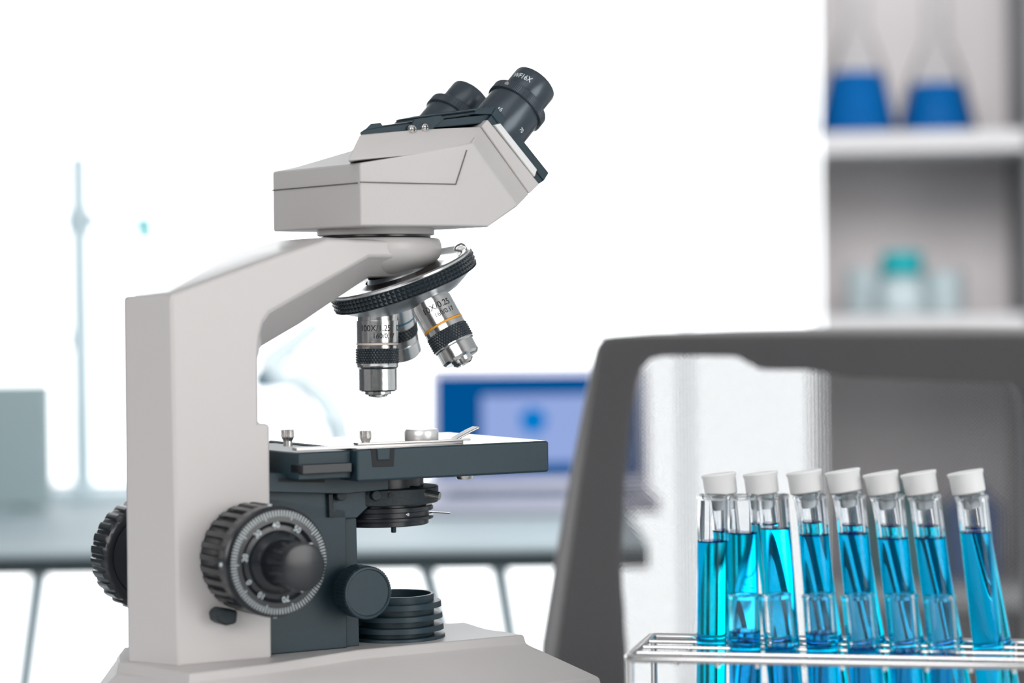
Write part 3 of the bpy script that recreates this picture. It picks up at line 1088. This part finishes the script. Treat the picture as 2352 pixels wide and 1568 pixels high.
obj('focus_slide', MB().rings([fb, [q - F30.V * 44 for q in fb]]), BLACK, mic, bevel=.5)
# slot with finger block on the lens-side stage face
nb('stage_latch', [(852, 1030), (907, 1029), (905, 1071), (856, 1073)], 57.3, 50, INK, stg, .3)
nb('stage_latch', [(866, 1030), (897, 1029), (896, 1056), (868, 1057)], 58.2, 52, BLACK, stg, .6)['label'] = 'raised finger block'
# slide holder
MC = mat('brushed_clip_steel', (0.62, 0.60, 0.59), 0.35, 1.0, bump=.1)
hz = ZS + 1.6
strip_ = [(-74, 48), (-30, 50), (20, 50), (30, 47), (20, 42), (-30, 42), (-74, 42)]
hold = obj('slide_holder', MB().rings([[F30.p(u, v, z) for u, v in strip_] for z in (ZS, hz)]), MC, mic, bevel=.3)
b = MB().rings([[F30.p(u, v, z) for u, v in ((-36, 46), (14, 50), (34, 48), (36, 42), (12, 40), (-36, 40))] for z in (hz, hz + 1.2)])
obj('spring_clip', b, MC, hold, bevel=.3)


def thumb(px, ytop, ybot, v, R, m, rid=True, name='thumb_screw'):
    t = F30.S(px, ytop, v)
    q = F30.S(px, ybot, v)
    h = t.z - q.z
    M = Matrix.Translation((q.x, q.y, q.z))
    rf = (lambda i, a, r: r * (1 - (.07 if math.floor(a / (2 * pi) * 48) % 2 else 0)) if r > R * .85 else r) if rid else None
    return obj(name, MB().lathe([(0.01, -2), (R * .68, -2), (R * .68, h * .12), (R * .92, h * .36), (R, h * .42), (R, h * .94), (R * .9, h), (0.01, h)], M, n=96, rf=rf), m, hold, ang=25)


thumb(661, 985.5, 1016, 30, 3.7, STEEL_D)
thumb(840, 988, 1019, 44, 3.4, STEEL_D)
kz = F30.S(968, 1013, 40)
obj('round_knob', MB().lathe([(0.01, -3), (7, -3), (7, 0), (9.2, .4), (9.7, 1.2), (9.7, 5.6), (9, 6.9), (0.01, 7.1)], Matrix.Translation(kz), n=60), mat('satin_aluminium', (0.86, 0.85, 0.84), .35, .6, bump=.05), hold)
p = [F30.S(x, y, 44) for x, y in ((1000, 1026), (1022, 1020), (1050, 1004), (1075, 990), (1094, 981))]
b = MB()
rr = []
for i, q in enumerate(p):
    wv = F30.V * 4.2
    dn = Vector((0, 0, .7))
    rr.append([q - wv - dn, q + wv - dn, q + wv + dn, q - wv + dn])
b.rings(rr)
obj('clip_lever', b, MC, hold, bevel=.6)
q = F30.S(1068, 1094, 30)
obj('stage_screw', MB().lathe([(0.01, -1.6), (4.6, -1.4), (5.4, 0), (5.4, 3), (0.01, 3)], Matrix.Translation(q), n=30), STEEL_D, mic)

# ---- condenser
def cz(y):
    return zaxis(y)


def ringat(name, r, y0, y1, m, parent=mic, c=(0, 0), bev=.3, n=80, inner=None):
    z0_, z1_ = cz(y1), cz(y0)
    pr = [(0.01, 0), (r - .4, 0), (r, .4), (r, z1_ - z0_ - .4), (r - .4, z1_ - z0_), (0.01, z1_ - z0_)]
    return obj(name, MB().lathe(pr, Matrix.Translation(F30.p(c[0], c[1], z0_)), n=n), m, parent)


cond = ringat('condenser', 25.6, 1085, 1118, BLACK_G)
ringat('condenser_holder', 34.0, 1116, 1152, BLACK_T, cond)
ringat('condenser_housing', 27, 1150, 1160, BLACK_G, cond)
ringat('filter_tray', 31.0, 1158, 1170, BLACK_G, cond)
ringat('filter_tray', 28.5, 1169, 1186, BLACK_G, cond)
ringat('filter_tray', 31.0, 1181, 1190, BLACK_G, cond)
ringat('aperture_ring', 28.3, 1189, 1202, BLACK_G, cond)
q = F30.S(904, 1216, 20)
obj('ring_pin', MB().lathe([(0.01, 0), (1.3, 0), (1.5, .4), (1.5, 6), (0.01, 6)], Matrix.Translation((q.x, q.y, q.z - 1.6)), n=20), BLACK, cond)
Ms = F30.axis(F30.S(962, 1130, 27), (.62, .76, -.16))
obj('centring_screw', MB().lathe([(0.01, -6), (3, -6), (3.2, 0), (3.2, 1)], Ms, n=24).lathe([(0.01, 1), (2.2, 1), (2.2, 13), (0.01, 13)], Ms, n=20, rf=lambda i, a, r: r * (1 + .1 * (math.floor(a / (2 * pi) * 20) % 2))), STEEL_D, cond)
Ms = F30.axis(F30.S(934, 1181, 27.2), (.3, .95, 0))
obj('small_screw', MB().lathe([(0.01, 1.4), (1, 1.3), (1.35, .8), (1.35, -2)], Ms, n=20), STEEL_D, cond)
Ms = F30.axis(F30.S(897, 1137, 33.2), (0, 1, 0))
obj('screw_hole', MB().lathe([(0.01, 0), (1.3, 0), (1.3, .5), (0.01, .5)], Ms, n=20), INK, cond)
p0, p1 = F30.S(975, 1174.5, 10), F30.S(1034, 1178, 0)
b = MB().rings([[p0 + Vector((0, -2, -.3)), p0 + Vector((0, 2, -.3)), p0 + Vector((0, 2, .3)), p0 + Vector((0, -2, .3))],
                [p1 + Vector((0, -2, -.3)), p1 + Vector((0, 2, -.3)), p1 + Vector((0, 2, .3)), p1 + Vector((0, -2, .3))]])
obj('iris_lever', b, BLACK_G, cond)

# ---- lamp housing rings on the base
cl = F30.uvz(at(905, 1400, 1380))
lc = F30.p(10, 0, 0)
d_ = at(906, 1400, lc.y) - lc
lc = lc + Vector((d_.x, 0, 0))


def lz(y, X=905):
    return at(X, y, lc.y).z


ltop = lz(1362)
lamp = obj('lamp_collector', MB().lathe([(22.8, BZ), (22.8, ltop), (21.2, ltop), (21.0, BZ + 18), (0.01, BZ + 16), (0.01, BZ)], Matrix.Translation((lc.x, lc.y, 0)), n=80), BLACK, mic)
for (ya, yb, r) in ((1378, 1391, 27.0), (1405, 1416.5, 27.6), (1430.5, 1443, 28.2), (1454, 1471, 28.9)):
    za, zb_ = lz(ya), max(lz(yb), BZ)
    obj('cooling_fin', MB().lathe([(22.6, zb_), (r + .2, zb_), (r + .2, zb_ + .3), (r, za - .3), (r - .3, za), (22.6, za)], Matrix.Translation((lc.x, lc.y, 0)), n=80, closed=True), BLACK, lamp)
obj('lamp_lens', MB().lathe([(0.01, BZ + 22), (12, BZ + 20.5), (20.9, BZ + 18), (0.01, BZ + 17.5)], Matrix.Translation((lc.x, lc.y, 0)), n=60), LENS, lamp)

# ---- focus knobs, lens side
fc = F30.S(641, 1291, 75)
Rk = 131 * fc.y / FPX
MK = F30.axis(fc, (0, 1, 0))
N = 200


def flute(i, a, r):
    if i in (2, 3):
        k = (a / (2 * pi) * 28) % 1
        return r - (2.2 if k < .42 else 0)
    return r


ck = obj('coarse_focus_knob', MB().lathe([(20, -41), (Rk - 1.5, -40), (Rk - .4, -36), (Rk - .4, -15), (Rk - .6, -12), (Rk - .5, -4), (Rk - 1.6, -3), (20, -3)], MK, n=336, rf=flute), BLACK_G, mic, ang=35)
dial = obj('graduated_dial', MB().lathe([(Rk - 1.8, -4), (Rk - 1.6, -1), (Rk - 2.4, 0), (Rk - 8.5, 0.4), (19.5, -1.2), (17, -.8), (16.2, 1.5), (13.6, 4), (12.9, 5), (0.01, 5)], MK, n=100), BLACK_G, ck)
b = MB()
for k in range(100):
    a = 2 * pi * k / 100
    r1_ = Rk - 2.6
    r0_ = r1_ - (3.1 if k % 10 else 4.2)
    c, s = cos(a), sin(a)
    t = .2
    q = [Vector((r0_ * c - t * s, r0_ * s + t * c, .52)), Vector((r0_ * c + t * s, r0_ * s - t * c, .52)), Vector((r1_ * c + t * s, r1_ * s - t * c, .16)), Vector((r1_ * c - t * s, r1_ * s + t * c, .16))]
    b.add([MK @ x for x in q], [(0, 1, 2, 3)])
ti = obj('scale_marks', b, INK_W, dial, smooth=False, clean=False)
ti['label'] = 'white scale lines and numbers round the dial'
b = MB()
a_left = math.atan2((MK.inverted() @ (fc + Vector((0, 0, 50)))).y, (MK.inverted() @ (fc + Vector((0, 0, 50)))).x)
for n_, dg in ((0, 118), (10, 148), (20, 80), (30, 38), (40, 5), (50, -32), (60, -68), (70, 190), (80, 222), (90, 255)):
    vs, fs = text2d(str(n_), 4.3)
    a = a_left + rad(dg)
    rr_ = Rk - 10.3
    R2 = Matrix.Rotation(a - pi / 2, 4, 'Z')
    vs = [MK @ (R2 @ Vector((v.x, v.y + rr_, .28 + .06 * v.y * 0 + .25))) for v in vs]
    b.add(vs, fs)
obj('dial_numbers', b, INK_W, dial, smooth=False, clean=False)
b = MB()
for k in range(3):
    a = a_left + rad((3, 90, 181)[k])
    Mq = MK @ Matrix.Rotation(a, 4, 'Z') @ Matrix.Translation((Rk - .4, 0, -7.5)) @ Matrix.Rotation(pi / 2, 4, 'Y')
    b.lathe([(0.01, .6), (1.1, .6), (1.1, -.4)], Mq, n=16)
obj('index_dots', b, INK_W, ck)
fk = obj('fine_focus_knob', MB().lathe([(0.01, 4), (12.2, 4), (12.6, 6), (12.9, 29), (12.4, 30.4), (11, 31), (0.01, 31)], MK, n=216, rf=lambda i, a, r: r - (.5 if i in (2, 3) and math.floor(a / (2 * pi) * 72) % 2 else 0)), BLACK_G, mic, ang=30)
# tension lever below the knob
nb('tension_lever', [(497, 1408), (510, 1396), (548, 1402), (545, 1432), (520, 1438), (500, 1428)], 50, 38, BLACK_T, mic, 1.5)
# far side coarse knob
CF = F30.S(329, 1270, -112)
MF = F30.axis(CF, (0, -1, 0))
RF = 128 * CF.y / FPX
fk2 = obj('coarse_focus_knob', MB().lathe([(12, -76), (12, -22), (RF - 7.5, -19), (RF - 6.5, -20.5), (RF - 3.5, -20.6), (RF - 1.5, -19.5), (RF, -17.5), (RF, -1), (RF - 1, 0), (0.01, 0)], MF, n=336,
          rf=lambda i, a, r: r - (1.0 if i in (6, 7) and ((a / (2 * pi) * 28) % 1) < .3 else (.25 * sin(((a / (2 * pi) * 28) % 1) * 2 * pi) if i in (6, 7) else 0))), BLACK_G, mic, ang=35)
# condenser focus knob
KC = F30.S(846, 1361, 48)
MC_ = F30.axis(KC, (0, 1, 0))
R3 = 62 * KC.y / FPX
obj('condenser_knob', MB().lathe([(6, -24), (6, -15), (R3 - .6, -14.6), (R3, -13.6), (R3, -1), (R3 - .8, 0), (R3 - 1.8, 0.1), (R3 - 2.3, -.7), (0.01, -.7)], MC_, n=240,
    rf=lambda i, a, r: r - (.35 if i in (3, 4) and math.floor(a / (2 * pi) * 120) % 2 else 0)), BLACK, mic, ang=30)

# ================================================================== TEST TUBE RACK
RZ = -181.5
RA = rad(-12)
FLc = at(1441, 1512, 10)
t_ = RZ / FLc.z
FLc = FLc * t_
RU = Vector((cos(RA), sin(RA), 0))            # along the rack
RV = Vector((-sin(RA), cos(RA), 0))           # away from the lens
DEP, LEN = 84.0, 262.0


def rk(a, d, z):
    return Vector((FLc.x, FLc.y, 0)) + RU * a + RV * d + Vector((0, 0, z))


rack = empty('test_tube_rack', rk(LEN / 2, DEP / 2, TZ))
tag(rack, 'polished wire test tube rack standing on the bench right of the microscope', 'rack')


def rail_loop(z, r, name):
    c = [(0, 0), (LEN, 0), (LEN, DEP), (0, DEP)]
    pts = []
    for i, (a, d) in enumerate(c):
        pa, pd = c[i - 1]
        na, nd = c[(i + 1) % 4]
        v1 = Vector((pa - a, pd - d)).normalized() * 3
        v2 = Vector((na - a, nd - d)).normalized() * 3
        for q in (v1, (v1 + v2) * .3, v2):
            pts.append(rk(a + q.x, d + q.y, z))
    pts.append(pts[0])
    return obj(name, MB().tube(pts, r, n=14), WIRE, rack)


rail_loop(RZ, 2.1, 'top_rail')
rail_loop(TZ + 12, 1.7, 'bottom_rail')
for d in (20, 41.5, 63):
    for z, nm in ((RZ + .2, 'cross_wire'), (TZ + 12, 'cross_wire')):
        obj(nm, MB().tube([rk(0, d, z), rk(LEN, d, z)], 1.1, n=10), WIRE, rack)


def rack_hit(px, py, d):
    """point of the upright plane at depth offset d in the rack under the picture point"""
    r_ = ray(px, py)
    o_ = rk(0, d, 0)
    return r_ * (o_.dot(RV) / r_.dot(RV))


def a_of(P):
    return (P - Vector((FLc.x, FLc.y, 0))).dot(RU)


for px in (1553, 1650, 1740, 1848, 1935, 2033, 2130, 2230, 2330):
    a = a_of(rack_hit(px, 1518, 0))
    obj('cross_wire', MB().tube([rk(a, -1.6, RZ - 2.6), rk(a, DEP + 1.6, RZ - 2.6)], 1.1, n=10), WIRE, rack)
for a, d in ((0, 0), (0, DEP), (LEN, 0), (LEN, DEP)):
    obj('leg', MB().tube([rk(a + (1.2 if a == 0 else -1.2), d + (1.2 if d == 0 else -1.2), RZ), rk(a + (1.2 if a == 0 else -1.2), d + (1.2 if d == 0 else -1.2), TZ)], 1.9, n=14), WIRE, rack)
b = MB()
for k in range(13):
    a = 10 + k * (LEN - 20) / 12
    b.tube([rk(a, 0, TZ + 9.6), rk(a, DEP, TZ + 9.6)], 1.1, n=8)
fl = obj('floor_grid', b, WIRE, rack)


def make_tube(top_px, low_px, d, R, level_y, cap, lab, group):
    """tube whose axis passes two picture points on the rack plane d, standing on the floor grid"""
    A = rack_hit(top_px[0], top_px[1], d)
    B = rack_hit(low_px[0], low_px[1], d)
    ax_ = (A - B).normalized()
    zf = TZ + 15.0 + R * 0.0
    k = (B.z - zf) / ax_.z
    bot_ = B - ax_ * k
    L = (A - bot_).length
    yv = RV.copy()
    xv = yv.cross(ax_).normalized()
    yv = ax_.cross(xv)
    R3_ = Matrix((xv, yv, ax_)).transposed()
    e = empty('test_tube', bot_, R3_)
    tag(e, lab, 'test tube', group)
    wt = 1.0
    outer = [(max(.01, R * sin(t)), R - R * cos(t)) for t in [pi / 2 * i / 8 for i in range(9)]]
    outer += [(R, L * .5), (R, L - 2.4), (R + .45, L - 1.7), (R + .6, L - .9), (R + .3, L - .2), (R - .3, L)]
    ri = R - wt
    LP = rack_hit(top_px[0] + (low_px[0] - top_px[0]) * (level_y - top_px[1]) / (low_px[1] - top_px[1]), level_y, d)
    hl = (LP - bot_).length
    slope = -xv.z / ax_.z
    # the glass wall is open inside below the liquid line; there the liquid itself closes it
    inner = [(ri + .1, L - .5), (ri, L - 1.2), (ri, hl + .7)]
    ni_ = len(outer) + 2
    obj('glass_tube', MB().lathe(outer + inner, n=64, hf=lambda i, a, r, h: h + (slope * r * cos(a) if i == ni_ else 0)), GLASS, e, local=True, clean=False)
    prof = [(max(.01, ri * sin(t)), R - ri * cos(t)) for t in [pi / 2 * i / 8 for i in range(9)]]
    nb_ = len(prof)
    prof += [(ri, hl - 1.5), (ri, hl + .7), (ri - .3, hl + .2), (ri - .9, hl - .2), (ri - 2.1, hl - .45), (ri * .4, hl - .55), (.01, hl - .55)]

    def hf(i, a, r, h):
        return h + (slope * r * cos(a) if i >= nb_ else 0)
    lq = obj('liquid', MB().lathe(prof, n=64, hf=hf), LIQUID, e, local=True, clean=False)
    lq.data.materials.append(SURFACE)
    for pl in lq.data.polygons:
        if pl.index >= (nb_ + 1) * 64:
            pl.material_index = 1
    if cap:
        cp = empty('tube_stopper', A, R3_)
        tag(cp, cap, 'stopper', 'white stoppers in the back row of tubes')
        rc = 9.2
        obj('stopper_head', MB().lathe([(0.01, 0.2), (R + .9, .2), (rc - .35, .8), (rc - .2, 9.4), (rc + .35, 10.6), (rc + .5, 11.4), (rc + .2, 11.9), (rc - 1, 11.6), (rc - 2, 11.0), (0.01, 10.8)], n=64), CAP, cp, local=True)
        obj('stopper_plug', MB().lathe([(0.01, -8.5), (ri - 1.4, -8.4), (ri - .5, -7), (ri - .12, .3), (0.01, .3)], n=48), PLUG, cp, local=True)
    return e


ordn = ['leftmost', 'second from the left', 'third from the left', 'middle', 'third from the right', 'second from the right', 'rightmost']
# back row, stoppered
back_row = [(1657, 1137, 1700, 1470, 1220), (1752, 1135, 1795, 1470, 1203), (1853, 1132, 1905, 1470, 1200), (1943, 1130, 2003, 1470, 1206),
            (2031, 1135, 2092, 1470, 1208), (2118, 1135, 2180, 1470, 1208), (2226, 1133, 2290, 1470, 1212)]
for i, (x0, y0, x1, y1, ly) in enumerate(back_row):
    make_tube((x0, y0), (x1, y1), 73.0, 7.4, ly, 'white stopper plugging the %s tube of the back row' % ordn[i],
              'stoppered tube of blue liquid, %s in the back row' % ordn[i], 'stoppered tubes in the back row')
mid = [(1637, 1136, 1634, 1500, 1243), (1704, 1136, 1709, 1500, 1224), (1775, 1136, 1803, 1500, 1213), (1862, 1136, 1893, 1500, 1228),
       (1951, 1136, 1988, 1500, 1225), (2040, 1138, 2080, 1500, 1236), (2124, 1138, 2171, 1500, 1235), (2232, 1140, 2272, 1500, 1222)]
ordm = ['leftmost', 'second from the left', 'third from the left', 'fourth from the left', 'fourth from the right', 'third from the right', 'second from the right', 'rightmost']
for i, (x0, y0, x1, y1, ly) in enumerate(mid):
    make_tube((x0, y0), (x1, y1), 52.2, 8.1, ly, None, 'tall open tube of blue liquid, %s in middle row' % ordm[i], 'open tubes in the middle row')
front = [(1710, 1363, 1712, 1500, 1450), (1780, 1363, 1794, 1500, 1484), (1880, 1363, 1889, 1500, 1454), (1969, 1364, 1983, 1500, 1487), (2071, 1364, 2080, 1500, 1497), (2157, 1368, 2168, 1500, 1503)]
ordf = ['leftmost', 'second from the left', 'third from the left', 'third from the right', 'second from the right', 'rightmost']
for i, (x0, y0, x1, y1, ly) in enumerate(front):
    make_tube((x0, y0), (x1, y1), 30.8, 8.3, ly, None, 'short open tube of blue liquid, %s in front row' % ordf[i], 'short tubes in the front row')
